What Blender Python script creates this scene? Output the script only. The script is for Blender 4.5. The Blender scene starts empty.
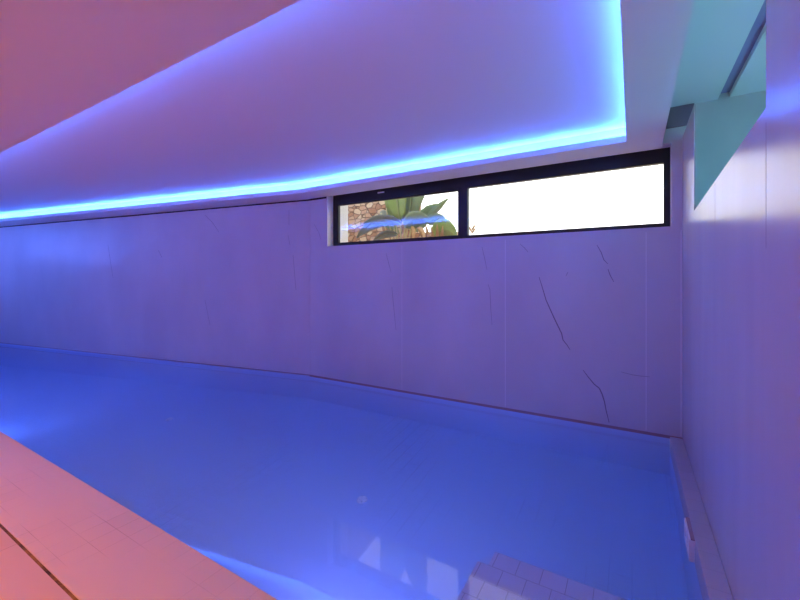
import bpy, bmesh, math, random
from mathutils import Vector, Matrix
random.seed(7)
C = bpy.context.scene
COL = C.collection
R = math.radians

# ---------------------------------------------------------------- camera
cam = bpy.data.cameras.new('camera')
cam.sensor_width = 36.0
cam.lens = 36.0 * 388 / 800
cam.shift_y = -20 / 800          # level camera, frame shifted so the verticals stay vertical
cam.clip_start = 0.02
co = bpy.data.objects.new('camera', cam)
co.location = (0, 0, 1.6)
co.rotation_euler = (R(90), 0, R(30.877))
COL.objects.link(co)
C.camera = co

# ---------------------------------------------------------------- world, lamps, exposure
w = bpy.data.worlds.new('overcast_sky')
C.world = w
w.use_nodes = True
bg = w.node_tree.nodes['Background']
bg.inputs[0].default_value = (1.0, 0.99, 0.97, 1)
bg.inputs[1].default_value = 2.6

C.view_settings.view_transform = 'Standard'
C.view_settings.look = 'None'
C.view_settings.exposure = 0.0
C.view_settings.gamma = 1.0
C.view_settings.use_curve_mapping = False
C.cycles.max_bounces = 10
C.cycles.diffuse_bounces = 5
C.cycles.glossy_bounces = 4
C.cycles.volume_bounces = 2
C.cycles.transparent_max_bounces = 12
C.cycles.sample_clamp_indirect = 40.0
C.cycles.use_denoising = True

LED = (0.042, 0.175, 1.0)
LED_STRENGTH = 128.0
TEAL = (0.20, 0.68, 0.86)
TEAL_STRENGTH = 19.0
POOL_LIGHT = (0.32, 0.27, 1.0)
POOL_STRENGTH = 200.0

def area(name, loc, rot, sx, sy, color, power, spread=180):
    l = bpy.data.lights.new(name, 'AREA')
    l.shape = 'RECTANGLE'; l.size = sx; l.size_y = sy
    l.color = color; l.energy = power
    o = bpy.data.objects.new(name, l)
    o.location = loc; o.rotation_euler = rot
    l.spread = R(spread)
    COL.objects.link(o)
    return o
# the red ceiling lamps over the deck, behind the photographer
area('red_deck_lamp', (-3.8, -1.0, 2.93), (0, 0, 0), 7.0, 0.8, (1.0, 0.38, 0.15), 114, 115)
# an unseen blue fill light, added near the far end to tint the left wall
area('blue_end_fill', (-13.9, 1.2, 2.5), (R(88), 0, R(-60)), 1.6, 0.5, (0.09, 0.19, 1.0), 52)

# ---------------------------------------------------------------- helpers
def mat(name, base=(0.8, 0.8, 0.8), rough=0.5, spec=0.5, **k):
    m = bpy.data.materials.new(name)
    m.use_nodes = True
    b = m.node_tree.nodes['Principled BSDF']
    b.inputs['Base Color'].default_value = (*base, 1)
    b.inputs['Roughness'].default_value = rough
    b.inputs['Specular IOR Level'].default_value = spec
    return m

def nodes(m):
    return m.node_tree.nodes, m.node_tree.links, m.node_tree.nodes['Principled BSDF']

def emit(name, color, strength):
    m = bpy.data.materials.new(name)
    m.use_nodes = True
    n = m.node_tree.nodes; n.clear()
    e = n.new('ShaderNodeEmission'); o = n.new('ShaderNodeOutputMaterial')
    e.inputs[0].default_value = (*color, 1); e.inputs[1].default_value = strength
    m.node_tree.links.new(e.outputs[0], o.inputs[0])
    return m

def noise_color(m, c1, c2, scale, detail=4.0, lo=0.35, hi=0.65, bump=0.0, stretch=(1, 1, 1)):
    n, l, b = nodes(m)
    tc = n.new('ShaderNodeTexCoord'); mp = n.new('ShaderNodeMapping')
    mp.inputs['Scale'].default_value = stretch
    nz = n.new('ShaderNodeTexNoise'); nz.inputs['Scale'].default_value = scale; nz.inputs['Detail'].default_value = detail
    cr = n.new('ShaderNodeValToRGB')
    cr.color_ramp.elements[0].position = lo; cr.color_ramp.elements[1].position = hi
    cr.color_ramp.elements[0].color = (*c1, 1); cr.color_ramp.elements[1].color = (*c2, 1)
    l.new(tc.outputs['Object'], mp.inputs[0]); l.new(mp.outputs[0], nz.inputs['Vector'])
    l.new(nz.outputs['Fac'], cr.inputs[0]); l.new(cr.outputs[0], b.inputs['Base Color'])
    if bump:
        bp = n.new('ShaderNodeBump'); bp.inputs['Strength'].default_value = bump; bp.inputs['Distance'].default_value = 0.01
        l.new(nz.outputs['Fac'], bp.inputs['Height']); l.new(bp.outputs[0], b.inputs['Normal'])
    return m

def tile_mat(name, c1, c2, joint, w_, h_, offset, mortar, rough, jointfade=None, axis='XY', spec=0.5, shift=(0, 0, 0)):
    """tiles with thin joints, in the object's own coordinates"""
    m = mat(name, c1, rough, spec)
    n, l, b = nodes(m)
    tc = n.new('ShaderNodeTexCoord'); mp = n.new('ShaderNodeMapping')
    mp.inputs['Location'].default_value = shift
    if axis == 'XZ': mp.inputs['Rotation'].default_value = (R(-90), 0, 0)
    if axis == 'YX': mp.inputs['Rotation'].default_value = (0, 0, R(90))
    br = n.new('ShaderNodeTexBrick')
    br.offset = offset; br.squash = 1.0
    br.inputs['Scale'].default_value = 1.0
    br.inputs['Brick Width'].default_value = w_; br.inputs['Row Height'].default_value = h_
    br.inputs['Mortar Size'].default_value = mortar; br.inputs['Mortar Smooth'].default_value = 0.2
    br.inputs['Color1'].default_value = (*c1, 1); br.inputs['Color2'].default_value = (*c2, 1)
    br.inputs['Mortar'].default_value = (*joint, 1)
    l.new(tc.outputs['Object'], mp.inputs[0]); l.new(mp.outputs[0], br.inputs['Vector'])
    out = br.outputs['Color']
    if jointfade:            # joints worn or filled in places: a noise decides how much of them shows
        nz = n.new('ShaderNodeTexNoise'); nz.inputs['Scale'].default_value = jointfade; nz.inputs['Detail'].default_value = 2
        cr = n.new('ShaderNodeValToRGB'); cr.color_ramp.elements[0].position = 0.46; cr.color_ramp.elements[1].position = 0.66
        l.new(tc.outputs['Object'], nz.inputs['Vector']); l.new(nz.outputs['Fac'], cr.inputs[0])
        mx = n.new('ShaderNodeMix'); mx.data_type = 'RGBA'
        mx.inputs[6].default_value = (*c1, 1)
        l.new(cr.outputs[0], mx.inputs[0]); l.new(br.outputs['Color'], mx.inputs[7])
        out = mx.outputs[2]
    l.new(out, b.inputs['Base Color'])
    return m

def box(bm, x0, y0, z0, x1, y1, z1, mi=0):
    vs = [bm.verts.new(p) for p in ((x0,y0,z0),(x1,y0,z0),(x1,y1,z0),(x0,y1,z0),(x0,y0,z1),(x1,y0,z1),(x1,y1,z1),(x0,y1,z1))]
    fs = []
    for q in ((3,2,1,0),(4,5,6,7),(0,1,5,4),(1,2,6,5),(2,3,7,6),(3,0,4,7)):
        f = bm.faces.new([vs[i] for i in q]); f.material_index = mi; fs.append(f)
    return fs

def prism(bm, poly, z0, z1, mi=0):
    """poly: counter-clockwise XY outline"""
    a = [bm.verts.new((x, y, z0)) for x, y in poly]
    t = [bm.verts.new((x, y, z1)) for x, y in poly]
    n = len(poly); fs = [bm.faces.new(a[::-1]), bm.faces.new(t)]
    for i in range(n):
        j = (i + 1) % n
        fs.append(bm.faces.new((a[i], a[j], t[j], t[i])))
    for f in fs: f.material_index = mi
    return fs

def prism_axis(bm, poly, frame, depth, mi=0):
    """poly in (u,v); frame = origin, u axis, v axis, extrusion axis"""
    o, u, v, d = [Vector(q) for q in frame]
    a = [bm.verts.new(o + u*p + v*q) for p, q in poly]
    t = [bm.verts.new(o + u*p + v*q + d*depth) for p, q in poly]
    n = len(poly); fs = [bm.faces.new(a[::-1]), bm.faces.new(t)]
    for i in range(n):
        j = (i + 1) % n
        fs.append(bm.faces.new((a[i], a[j], t[j], t[i])))
    for f in fs: f.material_index = mi
    return fs

def ribbon(bm, pts, widths, u, v, o, d, thick, mi):
    """raised line through (u,v) points on a plane: used for marble veins and pale joints"""
    o, u, v, d = Vector(o), Vector(u), Vector(v), Vector(d)
    L, Rr = [], []
    n = len(pts)
    for i, p in enumerate(pts):
        a = Vector(pts[max(i-1, 0)]); b = Vector(pts[min(i+1, n-1)])
        t = (b - a).normalized(); nn = Vector((-t.y, t.x)); wd = widths[i] if isinstance(widths, list) else widths
        q = Vector(p)
        for s, lst in ((1, L), (-1, Rr)):
            k = q + nn * s * wd / 2
            lst.append((o + u*k.x + v*k.y, ))
    for i in range(n - 1):
        ring = [L[i][0], Rr[i][0], Rr[i+1][0], L[i+1][0]]
        b0 = [bm.verts.new(p) for p in ring]; t0 = [bm.verts.new(p + d*thick) for p in ring]
        for f in (bm.faces.new(t0), bm.faces.new(b0[::-1])): f.material_index = mi
        for a_ in range(4):
            f = bm.faces.new((b0[a_], b0[(a_+1) % 4], t0[(a_+1) % 4], t0[a_])); f.material_index = mi

def cyl(bm, p0, p1, r0, r1=None, seg=24, mi=0, caps=True):
    p0, p1 = Vector(p0), Vector(p1); r1 = r0 if r1 is None else r1
    ax = (p1 - p0).normalized()
    a = ax.orthogonal().normalized(); b = ax.cross(a)
    A = [bm.verts.new(p0 + (a*math.cos(i*2*math.pi/seg) + b*math.sin(i*2*math.pi/seg))*r0) for i in range(seg)]
    B = [bm.verts.new(p1 + (a*math.cos(i*2*math.pi/seg) + b*math.sin(i*2*math.pi/seg))*r1) for i in range(seg)]
    for i in range(seg):
        f = bm.faces.new((A[i], A[(i+1) % seg], B[(i+1) % seg], B[i])); f.material_index = mi; f.smooth = True
    if caps:
        for f in (bm.faces.new(A[::-1]), bm.faces.new(B)): f.material_index = mi

def obj(name, bm, mats, parent=None, kind=None, bevel=0.0, loc=None):
    bmesh.ops.recalc_face_normals(bm, faces=bm.faces[:])
    me = bpy.data.meshes.new(name); bm.to_mesh(me); bm.free()
    for m in (mats if isinstance(mats, (list, tuple)) else [mats]): me.materials.append(m)
    o = bpy.data.objects.new(name, me); COL.objects.link(o)
    if parent: o.parent = parent
    if kind: o['kind'] = kind
    if loc: o.location = loc
    if bevel:
        mo = o.modifiers.new('bevel', 'BEVEL'); mo.width = bevel; mo.segments = 2; mo.limit_method = 'ANGLE'
    return o

def tag(o, label, cat, group=None, kind=None):
    o['label'] = label; o['category'] = cat
    if group: o['group'] = group
    if kind: o['kind'] = kind
    return o

def thing(name, label, cat, loc=(0, 0, 0), rot=(0, 0, 0), group=None):
    o = bpy.data.objects.new(name, None); COL.objects.link(o)
    o.location = loc; o.rotation_euler = rot; o.empty_display_size = 0.1
    return tag(o, label, cat, group)

NB = bmesh.new

# ---------------------------------------------------------------- materials
M_paint = mat('ceiling_paint', (0.78, 0.77, 0.78), 0.75, 0.3)
M_marble = mat('marble_slabs', (0.66, 0.63, 0.66), 0.38, 0.35)
noise_color(M_marble, (0.60, 0.57, 0.60), (0.70, 0.67, 0.69), 0.9, 6.0, 0.35, 0.7, stretch=(1, 1, 0.6))
M_gloss = mat('satin_wall_slabs', (0.62, 0.58, 0.62), 0.25, 0.5)
noise_color(M_gloss, (0.58, 0.54, 0.58), (0.64, 0.60, 0.63), 1.4, 5.0, 0.3, 0.7, stretch=(1, 2.5, 0.35))
M_vein = mat('marble_vein', (0.25, 0.21, 0.26), 0.5, 0.3)
M_vein2 = mat('faint_marble_vein', (0.40, 0.37, 0.40), 0.5, 0.3)
M_pale = mat('pale_joint', (0.95, 0.93, 0.95), 0.5, 0.3)
M_basegrout = mat('stained_base_joint', (0.40, 0.26, 0.27), 0.7, 0.3)
M_gap = mat('shadow_gap', (0.05, 0.03, 0.04), 0.9, 0.1)
M_deck = tile_mat('deck_slabs', (0.70, 0.46, 0.33), (0.68, 0.44, 0.32), (0.50, 0.32, 0.22), 1.6, 1.6, 0.0, 0.003, 0.6)
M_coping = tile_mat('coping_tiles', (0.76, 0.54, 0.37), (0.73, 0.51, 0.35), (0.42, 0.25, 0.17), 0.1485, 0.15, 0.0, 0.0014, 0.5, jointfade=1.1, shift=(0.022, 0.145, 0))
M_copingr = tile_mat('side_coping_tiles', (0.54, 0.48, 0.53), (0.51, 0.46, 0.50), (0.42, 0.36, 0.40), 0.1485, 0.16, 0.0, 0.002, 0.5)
M_pool = tile_mat('pool_tiles', (0.50, 0.66, 0.86), (0.47, 0.63, 0.84), (0.26, 0.33, 0.50), 0.30, 0.148, 0.5, 0.003, 0.6, jointfade=0.7, axis='YX')
M_poolwall = mat('pool_wall', (0.49, 0.65, 0.85), 0.6)
M_step = tile_mat('step_tiles', (0.53, 0.54, 0.70), (0.50, 0.52, 0.69), (0.27, 0.27, 0.38), 0.145, 0.145, 0.5, 0.0022, 0.6, shift=(0.05, 0.01, 0))
M_slot = mat('violet_slot', (0.36, 0.28, 0.50), 0.6, 0.3)
M_shade = mat('brown_wall_shade', (0.26, 0.18, 0.24), 0.8, 0.2)  # shade put into the colour, where the teal light is blocked
M_frame = mat('black_aluminium', (0.012, 0.013, 0.016), 0.35, 0.5)
M_white = mat('white_plastic', (0.92, 0.92, 0.93), 0.35)
M_reveal = mat('white_render', (0.92, 0.92, 0.91), 0.8, 0.2)
M_dark = mat('dark_opening', (0.03, 0.02, 0.025), 0.7)
M_joint = mat('rusty_joint_filler', (0.20, 0.085, 0.015), 0.8)
noise_color(M_joint, (0.045, 0.02, 0.01), (0.33, 0.15, 0.02), 9.0, 3.0, 0.38, 0.62)
M_led = emit('led_strip_glow', LED, LED_STRENGTH)
M_teal = emit('teal_led_glow', TEAL, TEAL_STRENGTH)
M_lens = emit('pool_lamp_glow', POOL_LIGHT, POOL_STRENGTH)

def schlick(n, l, f0):
    """mirror share of a clear surface, the same from either side"""
    g = n.new('ShaderNodeNewGeometry')
    d = n.new('ShaderNodeVectorMath'); d.operation = 'DOT_PRODUCT'
    l.new(g.outputs['Incoming'], d.inputs[0]); l.new(g.outputs['Normal'], d.inputs[1])
    def m_(op, a, b=None):
        k = n.new('ShaderNodeMath'); k.operation = op
        for i, q in enumerate((a, b)):
            if q is None: continue
            if isinstance(q, (int, float)): k.inputs[i].default_value = q
            else: l.new(q, k.inputs[i])
        return k.outputs[0]
    c = m_('SUBTRACT', 1.0, m_('ABSOLUTE', d.outputs['Value']))
    return m_('ADD', m_('MULTIPLY', m_('POWER', c, 5.0), 1.0 - f0), f0)

# clear water: a transparent surface that also mirrors, with a volume that swallows red light
M_water = bpy.data.materials.new('pool_water'); M_water.use_nodes = True
n = M_water.node_tree.nodes; l = M_water.node_tree.links; n.clear()
out = n.new('ShaderNodeOutputMaterial'); tr = n.new('ShaderNodeBsdfTransparent'); gl = n.new('ShaderNodeBsdfGlossy')
gl.inputs['Roughness'].default_value = 0.004
fr_out = schlick(n, l, 0.04)
mx = n.new('ShaderNodeMixShader'); ab = n.new('ShaderNodeVolumeAbsorption')
ab.inputs['Color'].default_value = (0.09, 0.68, 0.97, 1); ab.inputs['Density'].default_value = 0.45
nz = n.new('ShaderNodeTexNoise'); nz.inputs['Scale'].default_value = 1.1; nz.inputs['Detail'].default_value = 1.0
bp = n.new('ShaderNodeBump'); bp.inputs['Strength'].default_value = 0.015; bp.inputs['Distance'].default_value = 0.02
tc = n.new('ShaderNodeTexCoord')
l.new(tc.outputs['Object'], nz.inputs['Vector']); l.new(nz.outputs['Fac'], bp.inputs['Height'])
l.new(bp.outputs[0], gl.inputs['Normal'])
l.new(fr_out, mx.inputs[0]); l.new(tr.outputs[0], mx.inputs[1]); l.new(gl.outputs[0], mx.inputs[2])
l.new(mx.outputs[0], out.inputs['Surface']); sc_ = n.new('ShaderNodeVolumeScatter'); sc_.inputs['Color'].default_value = (0.55, 0.70, 1.0, 1); sc_.inputs['Density'].default_value = 0.22
ad = n.new('ShaderNodeAddShader'); l.new(ab.outputs[0], ad.inputs[0]); l.new(sc_.outputs[0], ad.inputs[1])
l.new(ad.outputs[0], out.inputs['Volume'])

# window glass
M_glass = bpy.data.materials.new('window_glass'); M_glass.use_nodes = True
n = M_glass.node_tree.nodes; l = M_glass.node_tree.links; n.clear()
out = n.new('ShaderNodeOutputMaterial'); tr = n.new('ShaderNodeBsdfTransparent'); gl = n.new('ShaderNodeBsdfGlossy')
tr.inputs[0].default_value = (0.97, 0.98, 0.97, 1)
gl.inputs['Roughness'].default_value = 0.0
fr_out = schlick(n, l, 0.07)
mx = n.new('ShaderNodeMixShader')
l.new(fr_out, mx.inputs[0]); l.new(tr.outputs[0], mx.inputs[1]); l.new(gl.outputs[0], mx.inputs[2])
l.new(mx.outputs[0], out.inputs['Surface'])

# ---------------------------------------------------------------- key measures
YB = 4.82                        # face of the back wall
BX = -4.65                       # where the back wall bends
XR = 0.437                       # face of the right wall
XC = 0.333                       # pool edge of the coping along the right wall
YP = 1.355                       # near pool edge
XL = -14.6                       # far left end of the hall
YF = -4.0                        # wall behind the photographer
SZ = 2.962                       # underside of the dropped ceiling
LIP = 3.027
CZ = 3.145                       # raised ceiling inside the cove
HZ = 3.355                       # high ceiling beside the right wall
TOP = 3.6
dL = Vector((-9.1, -1.55, 0)).normalized()          # direction of the bent wall, going left
nL = Vector((-dL.y, dL.x, 0))                        # into the room? fixed below
if nL.y > 0: nL = -nL
def on_left(s, off=0.0):
    p = Vector((BX, YB, 0)) + dL*s + nL*off
    return (p.x, p.y)
SL = 10.09                                            # length of the bent wall

# ---------------------------------------------------------------- setting: floor, coping, pool
bm = NB(); box(bm, XL, YF, -0.16, XR, 0.827, 0.0); obj('floor', bm, M_deck, kind='structure')
bm = NB(); box(bm, XL, 0.827, -0.16, XR, 0.843, -0.004); obj('trim_1', bm, M_joint, kind='structure')
bm = NB(); box(bm, XL, 0.843, -0.16, XR, YP, 0.0); obj('trim_2', bm, M_coping, kind='structure', bevel=0.006)
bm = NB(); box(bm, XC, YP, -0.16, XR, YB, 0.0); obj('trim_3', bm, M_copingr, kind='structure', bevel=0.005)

ZF = -0.82                       # floor at the near side; it rises to ZB under the far wall
ZB = -0.40
def zfloor(y): return ZF + (ZB-ZF)*(y-YP)/(YB-YP)
bend_out = on_left(SL)
pool_poly = [(XL, YP), (XC, YP), (XC, YB), (BX, YB), bend_out, (XL, bend_out[1])]
bm = NB()
prism(bm, [(XL-.2, YP-.2), (XC+.2, YP-.2), (XC+.2, YB+.2), (BX-.02, YB+.2), (bend_out[0]-.1, bend_out[1]+.2), (XL-.2, bend_out[1]+.2)], ZF-.2, ZF)
for v_ in bm.verts:
    if v_.co.z > ZF-.1: v_.co.z = zfloor(v_.co.y)
bm_floor = bm
for i in range(len(pool_poly)):
    a = Vector(pool_poly[i]); b = Vector(pool_poly[(i+1) % len(pool_poly)])
    if (b-a).length < 0.05: continue
    t = (b-a).normalized(); nn = Vector((t.y, -t.x))
    top = -0.16 if i in (0, 1) else -0.005
    prism(bm, [tuple(a), tuple(a+nn*.2), tuple(b+nn*.2), tuple(b)][::-1], ZF, top, 1)
obj('pool_basin', bm, [M_pool, M_poolwall], kind='structure')

bm = NB()
wp = [(XL, YP-.002), (XC+.002, YP-.002), (XC+.002, YB+.002), (BX, YB+.002), (bend_out[0], bend_out[1]+.002), (XL, bend_out[1]+.002)]
prism(bm, wp, ZF-.002, -0.05)
for v_ in bm.verts:
    if v_.co.z < -.1: v_.co.z = zfloor(v_.co.y) - .002
o = obj('pool_water', bm, M_water)
tag(o, 'still blue water filling the long indoor pool', 'water', kind='stuff')

# ---------------------------------------------------------------- setting: walls
WX0, WX1, WZ0, WZ1 = -4.27, 0.345, 2.148, 3.0
WT = 5.36                                             # outer face of the back wall
bm = NB()
for q in ((BX, YB, -0.02, 1.75, WT, WZ0), (BX, YB, WZ1, 1.75, 5.05, TOP), (BX, 5.05, 3.5, 1.75, WT, TOP), (BX, YB, WZ0, WX0, 5.05, WZ1), (BX, 5.05, WZ0, WX0, WT, 3.5), (WX1, YB, WZ0, 1.75, 5.05, WZ1), (WX1, 5.05, WZ0, 1.75, WT, 3.5)):
    box(bm, *q, mi=0)
fr_ = ((0, YB, 0), (1, 0, 0), (0, 0, 1), (0, -1, 0))
def vein(bm, pts, wd=0.009, mi=1, frame=fr_, th=0.0006):
    n_ = len(pts)
    ws = [wd * (0.45 + 0.75*math.sin(math.pi*(i+0.5)/n_)) for i in range(n_)]
    ribbon(bm, pts, ws, frame[1], frame[2], frame[0], frame[3], th, mi)
V = [[(-0.951,1.636),(-0.91,1.50),(-0.872,1.364),(-0.81,1.22),(-0.761,1.11),(-0.70,0.98),(-0.685,0.906),(-0.642,0.852),(-0.61,0.80)],
     [(-0.475,0.584),(-0.42,0.51),(-0.363,0.441),(-0.31,0.40),(-0.284,0.342),(-0.26,0.26),(-0.245,0.172),(-0.215,0.04)],
     [(-0.334,1.989),(-0.294,1.909),(-0.265,1.82),(-0.226,1.775)], [(-0.226,1.72),(-0.206,1.655),(-0.17,1.58)],
     [(-1.174,2.04),(-1.12,1.99),(-1.079,1.939)], [(-1.654,2.024),(-1.62,1.88),(-1.588,1.728)],
     [(-1.575,1.55),(-1.549,1.473),(-1.54,1.25),(-1.523,1.03)], [(-0.102,0.607),(0.0,0.59),(0.073,0.586),(0.16,0.588)],
     [(-3.123,1.999),(-3.08,1.86),(-3.036,1.717)], [(-3.02,1.5),(-3.001,1.307),(-2.95,0.872)], [(-0.653,1.646),(-0.632,1.692)],
     [(-4.55,2.53),(-4.443,2.38),(-4.40,2.262)]]
for i, v in enumerate(V): vein(bm, v, 0.011 if i < 2 else 0.007, 1 if i < 4 else 5)
for gx in (0.127, 0.425, -1.355, -2.85):
    ribbon(bm, [(gx, 0.02), (gx, 2.1)], 0.004 if gx > -2 else 0.003, *[fr_[1], fr_[2], fr_[0], fr_[3]], 0.0005, 2)
box(bm, BX, YB-0.004, -0.02, XR, YB, 0.010, mi=3)
box(bm, BX, YB-0.002, SZ-0.03, WX0-0.01, YB+0.0, SZ, mi=4)
obj('wall_back', bm, [M_marble, M_vein, M_pale, M_basegrout, M_gap, M_vein2], kind='structure')

bm = NB()
prism(bm, [on_left(0), on_left(SL+.6), on_left(SL+.6, -.3), (BX, WT)], -0.02, SZ-0.028)
prism(bm, [on_left(0, -.025), on_left(SL+.6, -.025), on_left(SL+.6, -.3), (BX, WT)], SZ-0.028, TOP, mi=2)
frl = ((BX, YB, 0), tuple(dL), (0, 0, 1), tuple(nL))
for v in ([(5.139,2.356),(5.042,1.923),(4.977,1.643)], [(2.347,2.835),(2.171,2.693),(1.998,2.496)], [(0.421,2.804),(0.421,2.546)], [(0.442,2.375),(0.40,2.2)],
          [(0.338,2.028),(0.277,1.429)], [(2.347,1.22),(2.221,0.75)], [(3.6,2.2),(3.5,2.05)]):
    vein(bm, v, 0.008, 1, frl)
ribbon(bm, [(0, 0.002), (SL, 0.002)], 0.012, frl[1], frl[2], frl[0], frl[3], 0.004, 3)
obj('wall_left', bm, [M_marble, M_vein2, M_gap, M_basegrout], kind='structure')

# right wall with the high opening into the lit recess
bm = NB()
prism_axis(bm, [(YF, -0.16), (YB, -0.16), (YB, 2.167), (3.974, 2.167), (1.979, 2.254), (1.979, TOP), (YF, TOP)],
           ((XR, 0, 0), (0, 1, 0), (0, 0, 1), (1, 0, 0)), 0.14)
box(bm, XR, 3.974, 2.167, XR+.012, YB, 3.04)
fw = ((0, 1, 0), (0, 0, 1), (XR, 0, 0), (-1, 0, 0))
for gy, gz in ((3.035, 1.95), (1.979, 1.72)):
    ribbon(bm, [(gy, gz), (gy, 2.2)], 0.004, *fw, 0.0004, 1)
obj('wall_right', bm, [M_gloss, M_vein], kind='structure')

bm = NB(); box(bm, XL-.3, YF-.3, -0.16, XR+.14, YF, TOP); obj('wall_front', bm, M_paint, kind='structure')
bm = NB(); box(bm, XL-.3, YF, -0.04, XL, YB, TOP); obj('wall_end', bm, M_paint, kind='structure')
# recess beyond the opening
bm = NB()
box(bm, 1.75, 0.6, 1.7, 1.95, WT, TOP); box(bm, XR+.14, 0.6, 1.7, 1.75, YB, 1.9); box(bm, XR+.14, 0.4, 1.7, 1.95, 0.6, TOP)
obj('wall_recess', bm, M_paint, kind='structure')

# ---------------------------------------------------------------- setting: ceiling
def cove_poly(off):
    """outline of the raised field; off > 0 steps back under the slab"""
    k = 0.177
    return dict(near=1.375-off, right=-0.05+off, far=4.42+off, bx=-4.45, k=k, left=-13.4-off)
def ring(bm, off, z0, z1, mi=0):
    c = cove_poly(off)
    def farY(x): return c['far'] + (x-c['bx'])*c['k'] if x < c['bx'] else c['far']
    X0, X1, Y0, Y1 = XL, 0.26, YF, YB+.01
    prism(bm, [(X0, Y0), (X1, Y0), (X1, c['near']), (X0, c['near'])], z0, z1, mi)
    prism(bm, [(c['right'], c['near']), (X1, c['near']), (X1, Y1), (c['right'], Y1)], z0, z1, mi)
    prism(bm, [(c['bx'], c['far']), (c['right'], c['far']), (c['right'], Y1), (c['bx'], Y1)], z0, z1, mi)
    prism(bm, [(c['left'], farY(c['left'])), (c['bx'], c['far']), (c['bx'], Y1), (c['left'], Y1)], z0, z1, mi)
    prism(bm, [(X0, c['near']), (c['left'], c['near']), (c['left'], Y1), (X0, Y1)], z0, z1, mi)
bm = NB()
ring(bm, 0.0, SZ, LIP); ring(bm, 0.13, LIP, TOP)
box(bm, XL, YF, TOP, 1.95, WT, TOP+.2)
obj('ceiling', bm, M_paint, kind='structure')
bm = NB(); box(bm, -13.7, 1.1, CZ, 0.2, YB, TOP); obj('ceiling_raised', bm, M_paint, kind='structure')
bm = NB()
for q in ((0.26, YF, 0.715, YB), (0.805, YF, 1.75, YB)): box(bm, q[0], q[1], HZ, q[2], q[3], TOP)
box(bm, 0.715, YF, HZ+.05, 0.805, YB, TOP, mi=1)
obj('ceiling_recess', bm, [M_paint, M_slot], kind='structure')

# ---------------------------------------------------------------- LED strip on top of the slab, around the cove
def led_loop(off, w_):
    c = cove_poly(off)
    def farY(x): return c['far'] + (x-c['bx'])*c['k']
    xl = c['left']
    return [(xl, c['near']), (c['right'], c['near']), (c['right'], c['far']), (c['bx'], c['far']), (xl, farY(xl))]
bm = NB()
A = led_loop(0.072, 0); B = led_loop(0.088, 0)
for i in range(5):
    j = (i+1) % 5
    a0, a1, b0, b1 = Vector(A[i]), Vector(A[j]), Vector(B[i]), Vector(B[j])
    ns = max(1, int((a1-a0).length/0.6))
    for k in range(ns):
        q = [a0.lerp(a1, k/ns), a0.lerp(a1, (k+1)/ns), b0.lerp(b1, (k+1)/ns), b0.lerp(b1, k/ns)]
        lo = [bm.verts.new((p.x, p.y, LIP+.001)) for p in q]; hi = [bm.verts.new((p.x, p.y, LIP+.004)) for p in q]
        bm.faces.new(hi)
        bm.faces.new(lo[::-1])
        for r_ in range(4): bm.faces.new((lo[r_], lo[(r_+1) % 4], hi[(r_+1) % 4], hi[r_]))
o = obj('led_strip', bm, M_led)
tag(o, 'glowing blue strip light running around the raised ceiling recess', 'strip light')

bm = NB(); box(bm, 1.60, 0.8, 1.90, 1.64, 4.6, 1.93)
o = obj('led_strip', bm, M_teal)
tag(o, 'teal strip light on the floor of the high niche beside the glossy right wall', 'strip light')

# ---------------------------------------------------------------- window
win = bpy.data.objects.new('window_1', None); COL.objects.link(win); win['kind'] = 'structure'
YW0, YW1 = 4.97, 5.03
bm = NB()
for q in ((-4.27, 2.148, -4.18, 3.0), (0.289, 2.148, 0.345, 3.0), (-4.18, 2.845, 0.289, 3.0), (-4.18, 2.148, 0.289, 2.205)):
    box(bm, q[0], YW0, q[1], q[2], YW1, q[3])
obj('window_frame', bm, M_frame, win)
bm = NB(); box(bm, -2.03, YW0, 2.188, -1.905, YW1, 2.845); obj('mullion', bm, M_frame, win)
bm = NB()
for q in ((-4.18, 2.188, -4.16, 2.845), (-2.05, 2.188, -2.03, 2.845), (-4.16, 2.825, -2.05, 2.845), (-4.16, 2.188, -2.05, 2.215)):
    box(bm, q[0], YW0+.008, q[1], q[2], YW1-.008, q[3])
obj('sash', bm, M_frame, win)
bm = NB(); box(bm, -4.16, 4.996, 2.205, -2.05, 5.004, 2.825); obj('pane', bm, M_glass, win)
bm = NB(); box(bm, -1.905, 4.996, 2.188, 0.289, 5.004, 2.845); obj('pane', bm, M_glass, win)
bm = NB(); box(bm, -3.37, YW0-.012, 2.935, -3.25, YW0, 2.955)
la = obj('latch', bm, M_white, win, bevel=0.003); la['label'] = 'small pale latch on the top rail'
bm = NB(); box(bm, 0.262, YB-.02, 3.15, 0.53, YB, HZ); obj('shade_panel', bm, M_shade, kind='structure')  # dark panel standing in for the shade above the column top
bm = NB(); box(bm, WX0, YB+.001, WZ0, WX0+.004, YW0, WZ1); obj('trim_4', bm, M_reveal, kind='structure')
bm = NB(); box(bm, WX0, YW1, WZ0, WX0+.006, WT, WZ1); obj('trim_5', bm, M_reveal, kind='structure')

# ---------------------------------------------------------------- in the pool
bm = NB()
prism(bm, [(-0.87, YP), (XC, YP), (XC, 2.60), (-0.80, 2.60), (-0.80, 2.455), (-0.87, 2.455)], ZF, -0.25)
o = obj('pool_step', bm, M_step, kind='structure')
tag(o, 'submerged tiled entry step at the near right corner of the pool', 'pool step')

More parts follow.
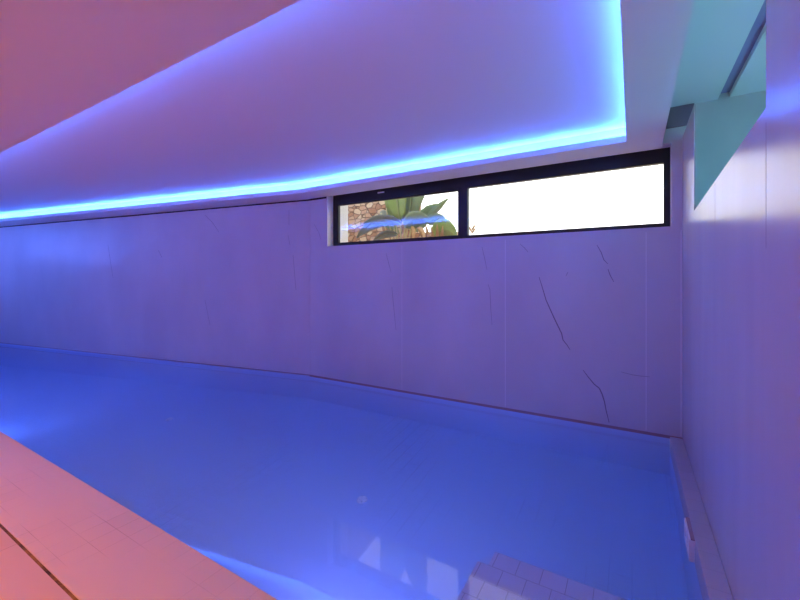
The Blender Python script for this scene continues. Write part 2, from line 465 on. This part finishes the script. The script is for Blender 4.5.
def inlet(x, y, label):
    t = thing('floor_inlet', label, 'pool inlet', (x, y, zfloor(y)), (math.atan2(ZB-ZF, YB-YP), 0, 0), group='white inlets in the pool floor')
    bm = NB(); cyl(bm, (0, 0, 0), (0, 0, 0.012), 0.055, 0.050, 32); obj('flange', bm, M_white, t)
    bm = NB(); cyl(bm, (0, 0, 0.012), (0, 0, 0.024), 0.030, 0.024, 24); obj('cap', bm, M_white, t)
    for i in range(4):
        a = i*math.pi/2 + .6
        bm = NB(); cyl(bm, (.042*math.cos(a), .042*math.sin(a), 0.011), (.042*math.cos(a), .042*math.sin(a), 0.016), 0.004, seg=10); obj('screw', bm, M_frame, t)
inlet(-2.32, 3.14, 'white round inlet on the pool floor nearer the camera, below the window')
inlet(-6.2, 3.35, 'white round inlet on the pool floor farther away, towards the dim left end')

t = thing('skimmer', 'white skimmer plate at the waterline of the pool edge along the right wall', 'skimmer', (XC, 3.12, -0.068))
bm = NB()
for q in ((-.13, -.08, .13, -.055), (-.13, .03, .13, .055), (-.13, -.055, -.10, .03), (.10, -.055, .13, .03)):
    box(bm, -.030, q[0], q[1], 0.0, q[2], q[3])
obj('faceplate', bm, M_white, t, bevel=0.002)
bm = NB(); box(bm, -.022, -.10, -.055, 0, .10, .03); obj('flap', bm, M_white, t)
bm = NB(); box(bm, -.020, -.13, .055, 0.0, .13, .064); s_ = obj('rust_seam', bm, M_basegrout, t); s_['label'] = 'rusty seam above the plate'

def pool_lamp(x, label):
    t = thing('underwater_light', label, 'pool light', (x, YP, -0.42), (0, 0, 0), group='underwater lights')
    bm = NB(); cyl(bm, (0, 0.0, 0), (0, 0.012, 0), 0.13, 0.12, 32); obj('bezel', bm, M_white, t)
    bm = NB(); cyl(bm, (0, 0.012, 0), (0, 0.017, 0), 0.09, 0.09, 32); obj('lens', bm, M_lens, t)
pool_lamp(-1.5, 'round underwater light in the near pool wall beside the entry step')
pool_lamp(-8.3, 'round underwater light in the near pool wall at the far left')

# ---------------------------------------------------------------- outside the window
GZ = 2.05
M_ground = noise_color(mat('dry_earth', (0.35, 0.25, 0.17), 0.9), (0.30, 0.21, 0.14), (0.44, 0.34, 0.24), 3.0, 6)
bm = NB(); box(bm, -16, WT, GZ-.3, 6, 16, GZ); obj('ground', bm, M_ground, kind='structure')

M_stone = mat('rubble_stone', (0.4, 0.3, 0.25), 0.9, 0.2)
n, l, b = nodes(M_stone)
tc = n.new('ShaderNodeTexCoord'); mp = n.new('ShaderNodeMapping'); mp.inputs['Scale'].default_value = (5.6, 5.6, 9.0)
wn = n.new('ShaderNodeTexNoise'); wn.inputs['Scale'].default_value = 3.0
av = n.new('ShaderNodeVectorMath'); av.operation = 'MULTIPLY_ADD'; av.inputs[1].default_value = (.9, .9, .9)
v1 = n.new('ShaderNodeTexVoronoi'); v2 = n.new('ShaderNodeTexVoronoi'); v2.feature = 'DISTANCE_TO_EDGE'
for v_ in (v1, v2): v_.inputs['Scale'].default_value = 1.0; v_.inputs['Randomness'].default_value = 0.85
cr = n.new('ShaderNodeValToRGB'); e = cr.color_ramp.elements
e[0].position = 0.1; e[0].color = (0.36, 0.20, 0.13, 1); e[1].position = 0.9; e[1].color = (0.62, 0.50, 0.38, 1)
k = e.new(0.5); k.color = (0.50, 0.33, 0.24, 1)
ed = n.new('ShaderNodeValToRGB'); ed.color_ramp.elements[0].position = 0.02; ed.color_ramp.elements[1].position = 0.07
sp = n.new('ShaderNodeSeparateColor')
mx = n.new('ShaderNodeMix'); mx.data_type = 'RGBA'; mx.inputs[6].default_value = (0.17, 0.11, 0.085, 1)
bp = n.new('ShaderNodeBump'); bp.inputs['Strength'].default_value = 0.9; bp.inputs['Distance'].default_value = 0.05
l.new(tc.outputs['Object'], mp.inputs[0]); l.new(tc.outputs['Object'], wn.inputs['Vector'])
l.new(wn.outputs['Color'], av.inputs[0]); l.new(mp.outputs[0], av.inputs[2])
for v_ in (v1, v2): l.new(av.outputs[0], v_.inputs['Vector'])
l.new(v1.outputs['Color'], sp.inputs[0]); l.new(sp.outputs[0], cr.inputs[0])
l.new(v2.outputs['Distance'], ed.inputs[0]); l.new(ed.outputs[0], mx.inputs[0]); l.new(cr.outputs[0], mx.inputs[7])
l.new(mx.outputs[2], b.inputs['Base Color']); l.new(ed.outputs[0], bp.inputs['Height']); l.new(bp.outputs[0], b.inputs['Normal'])
bm = NB(); prism_axis(bm, [(-13, GZ-.1), (-4.45, GZ-.1), (-4.45, 4.2), (-5.4, 4.5), (-6.15, 5.6), (-13, 5.8)], ((0, 8.45, 0), (1, 0, 0), (0, 0, 1), (0, -1, 0)), 0.45); box(bm, -4.45, 8.0, GZ-.1, -3.42, 8.45, 2.70)
o = obj('stone_wall', bm, M_stone)
tag(o, 'rough brown rubble stone wall outside, behind the large leaves', 'wall')

def leafmat(name, c1, c2):
    m = mat(name, c1, 0.45, 0.4)
    return noise_color(m, c1, c2, 2.5, 5, 0.3, 0.7)
M_leaf = leafmat('leaf_green', (0.17, 0.26, 0.14), (0.27, 0.37, 0.20))
M_leafl = leafmat('leaf_bright_green', (0.26, 0.42, 0.12), (0.38, 0.54, 0.20))
M_leafd = leafmat('leaf_blue_green', (0.15, 0.21, 0.21), (0.25, 0.31, 0.29))
M_stalk = noise_color(mat('dry_stalk', (0.55, 0.5, 0.25), 0.7), (0.42, 0.40, 0.16), (0.66, 0.60, 0.36), 4, 3)
M_rib = mat('midrib_green', (0.42, 0.52, 0.26), 0.5)
M_dry = noise_color(mat('dry_leaf', (0.6, 0.42, 0.22), 0.8), (0.50, 0.32, 0.16), (0.72, 0.52, 0.30), 6, 4)

def leaf(name, base, tip, width, mats, parent, bow=(0, 0, 0), side=None, label=None, fold=0.16, nu=18):
    """paddle leaf along a bowed spine, with a raised midrib and a folded, slightly wavy blade"""
    base, tip, bow = Vector(base), Vector(tip), Vector(bow)
    mid = (base+tip)/2 + bow
    bm = NB(); rows = []
    for i in range(nu+1):
        t = i/nu
        p = base*(1-t)**2 + mid*2*t*(1-t) + tip*t*t
        d = (mid-base)*2*(1-t) + (tip-mid)*2*t; d.normalize()
        sd = Vector(side).normalized() if side else d.cross(Vector((0, 1, 0))).normalized()
        sd = (sd - d*sd.dot(d)).normalized()
        up = sd.cross(d).normalized()
        wd = width*0.5*(math.sin(math.pi*min(1, t**0.72*0.97+.015))**0.75)
        row = []
        for q in (-1, -.66, -.33, -.04, 0, .04, .33, .66, 1):
            h = fold*abs(q)*wd + 0.012*math.sin(9*t*math.pi + q*3)*abs(q)*(wd/0.2)
            if abs(q) <= .04: h -= 0.012
            row.append(bm.verts.new(p + sd*q*wd + up*h))
        rows.append(row)
    for i in range(nu):
        for j in range(8):
            f = bm.faces.new((rows[i][j], rows[i][j+1], rows[i+1][j+1], rows[i+1][j])); f.smooth = True
    o = obj(name, bm, mats, parent)
    so = o.modifiers.new('thick', 'SOLIDIFY'); so.thickness = 0.004
    if label: o['label'] = label
    if nu >= 12:                     # the pale midrib, seen on the leaf's face
        for sgn in (-1,):
            cu = NB(); rings = []
            for i in range(nu):
                t = i/nu
                p = base*(1-t)**2 + mid*2*t*(1-t) + tip*t*t
                rr = width*0.022*(1-t*.75)
                rings.append([cu.verts.new(p + Vector((math.cos(k*math.pi/3), -.006/max(rr, .001) + math.sin(k*math.pi/3), math.sin(k*math.pi/3)))*rr) for k in range(6)])
            for i in range(nu-1):
                for k in range(6):
                    f = cu.faces.new((rings[i][k], rings[i][(k+1) % 6], rings[i+1][(k+1) % 6], rings[i+1][k])); f.smooth = True
            mr = obj('midrib', cu, M_rib, o); mr['label'] = 'pale green midrib'
    return o

def stalk(name, a, b, r0, r1, m, parent, bow=(0, 0, 0)):
    a, b = Vector(a), Vector(b); mid = (a+b)/2 + Vector(bow)
    bm = NB(); rings = []
    for i in range(9):
        t = i/8; p = a*(1-t)**2 + mid*2*t*(1-t) + b*t*t; r = r0 + (r1-r0)*t
        rings.append([bm.verts.new(p + Vector((math.cos(k*math.pi/4), math.sin(k*math.pi/4), 0))*r) for k in range(8)])
    for i in range(8):
        for k in range(8):
            f = bm.faces.new((rings[i][k], rings[i][(k+1) % 8], rings[i+1][(k+1) % 8], rings[i+1][k])); f.smooth = True
    bm.faces.new(rings[0][::-1]); bm.faces.new(rings[-1])
    return obj(name, bm, m, parent)

P = thing('banana_plant', 'tall broad-leaved plant with a fan of upright stalks before the stone wall', 'plant', (-4.05, 6.8, GZ))
def rel(p, o=(-4.05, 6.8, GZ)): return tuple(p[i]-o[i] for i in range(3))
for k in range(9):                     # the fan of pale stalks
    a = -0.30 + k*0.075
    stalk('stalk', (a*.35, 0.02*(k % 3), 0), (a*1.5, 0.03*(k % 3)-.05, 0.95+.1*(k % 2)), 0.022, 0.010, M_stalk, P, (a*.2, 0, 0))
leaf('leaf', rel((-4.05, 6.75, 2.82)), rel((-4.10, 6.4, 4.7)), 0.66, M_leafl, P, (0.06, -.12, 0.05), (1, -.15, 0))
leaf('leaf', rel((-3.85, 6.8, 2.75)), rel((-3.45, 6.7, 4.5)), 0.78, M_leaf, P, (-0.08, -.1, 0.06), (1, -.2, -.55))
leaf('leaf', rel((-4.10, 6.85, 2.75)), rel((-4.48, 7.0, 4.6)), 0.56, M_leaf, P, (0.0, -.1, 0.08), (1, -.1, .25))
leaf('leaf', rel((-4.15, 6.7, 2.82)), rel((-5.10, 6.7, 2.50)), 0.24, M_leafd, P, (0, -.05, 0.24), (.1, -.3, 1), 'dark drooping blade')
leaf('leaf', rel((-3.95, 6.65, 2.72)), rel((-4.70, 6.4, 2.74)), 0.20, M_leafd, P, (0, -.05, 0.18), (.1, -.3, 1))
leaf('leaf', rel((-3.9, 6.7, 2.66)), rel((-3.30, 6.65, 2.72)), 0.34, M_leaf, P, (0, -.08, 0.18), (0, -.4, 1))
leaf('leaf', rel((-4.5, 7.1, 2.85)), rel((-4.78, 7.15, 3.12)), 0.22, M_leafd, P, (0, -.05, 0.05), (1, -.2, 0))

leaf('leaf', rel((-3.9, 7.1, 2.62)), rel((-3.22, 7.05, 3.08)), 0.40, M_leaf, P, (-.02, -.05, 0.12), (.5, -.3, -1))
leaf('leaf', rel((-4.3, 7.15, 2.60)), rel((-4.78, 7.1, 2.95)), 0.20, M_leaf, P, (0, -.05, 0.10), (.6, -.3, 1))
leaf('leaf', rel((-4.0, 6.6, 2.50)), rel((-4.55, 6.5, 2.36)), 0.15, M_leafd, P, (0, -.05, 0.16), (0, -.4, 1))
leaf('dry_leaf', rel((-3.62, 6.7, 2.62)), rel((-3.40, 6.6, 2.34)), 0.12, M_dry, P, (.05, 0, .10), (1, -.3, .3), None, .2, 8)
leaf('dry_leaf', rel((-3.75, 6.7, 2.66)), rel((-3.66, 6.6, 2.32)), 0.10, M_dry, P, (.05, 0, .08), (1, -.3, .1), None, .2, 8)
P2 = thing('banana_plant', 'lower broad-leaved plant with a rounded leaf beside the window mullion', 'plant', (-3.15, 6.95, GZ))
r2 = lambda p: rel(p, (-3.15, 6.95, GZ))
stalk('stalk', (0, 0, 0), r2((-3.2, 6.95, 2.7)), 0.03, 0.015, M_stalk, P2)
stalk('stalk', (0.02, 0, 0), r2((-3.42, 6.9, 2.95)), 0.026, 0.012, M_stalk, P2)
leaf('leaf', r2((-3.36, 6.9, 2.42)), r2((-2.80, 6.75, 2.40)), 0.44, M_leafl, P2, (0.02, -.08, 0.30), (0, -.35, 1))
leaf('leaf', r2((-3.52, 6.9, 2.80)), r2((-3.02, 6.85, 3.16)), 0.13, M_leaf, P2, (0, -.04, 0.02), (-.5, -.2, 1))
leaf('leaf', r2((-3.5, 6.9, 2.72)), r2((-3.08, 6.85, 2.78)), 0.22, M_leaf, P2, (0, -.04, 0.10), (0, -.3, 1))
for k in range(5):
    leaf('dry_leaf', r2((-3.5+k*.08, 6.85, 2.30)), r2((-3.55+k*.12, 6.7, 2.62+.05*(k % 2))), 0.07, M_dry, P2, (0.03, -.02, 0), (1, -.2, 0), None, .1, 8)

G = tag(obj('dry_grass', (lambda bm: ([cyl(bm, (x, y, 0), (x+random.uniform(-.12, .12), y+random.uniform(-.1, .1), random.uniform(.25, .62)), .007, .002, 5) for x, y in ((random.uniform(-.95, .75), random.uniform(-.15, .15)) for _ in range(130))], bm)[1])(NB()), M_dry, loc=(-4.1, 7.3, GZ)),
        'dry straw-coloured grass at the foot of the stone wall', 'grass', kind='stuff')
P3 = thing('seedling', 'small reddish plant tip just right of the window mullion, outside', 'plant', (-2.53, 6.8, GZ))
stalk('stem', (0, 0, 0), (0.0, 0, 0.42), 0.008, 0.004, M_stalk, P3)
for k in range(4):
    leaf('leaf', (0, 0, 0.40+.02*k), (0.09*math.cos(k*2), -.02, 0.50+.02*k), 0.035, M_dry, P3, (0, 0, 0.02), (0, -.3, 1), None, .1, 6)
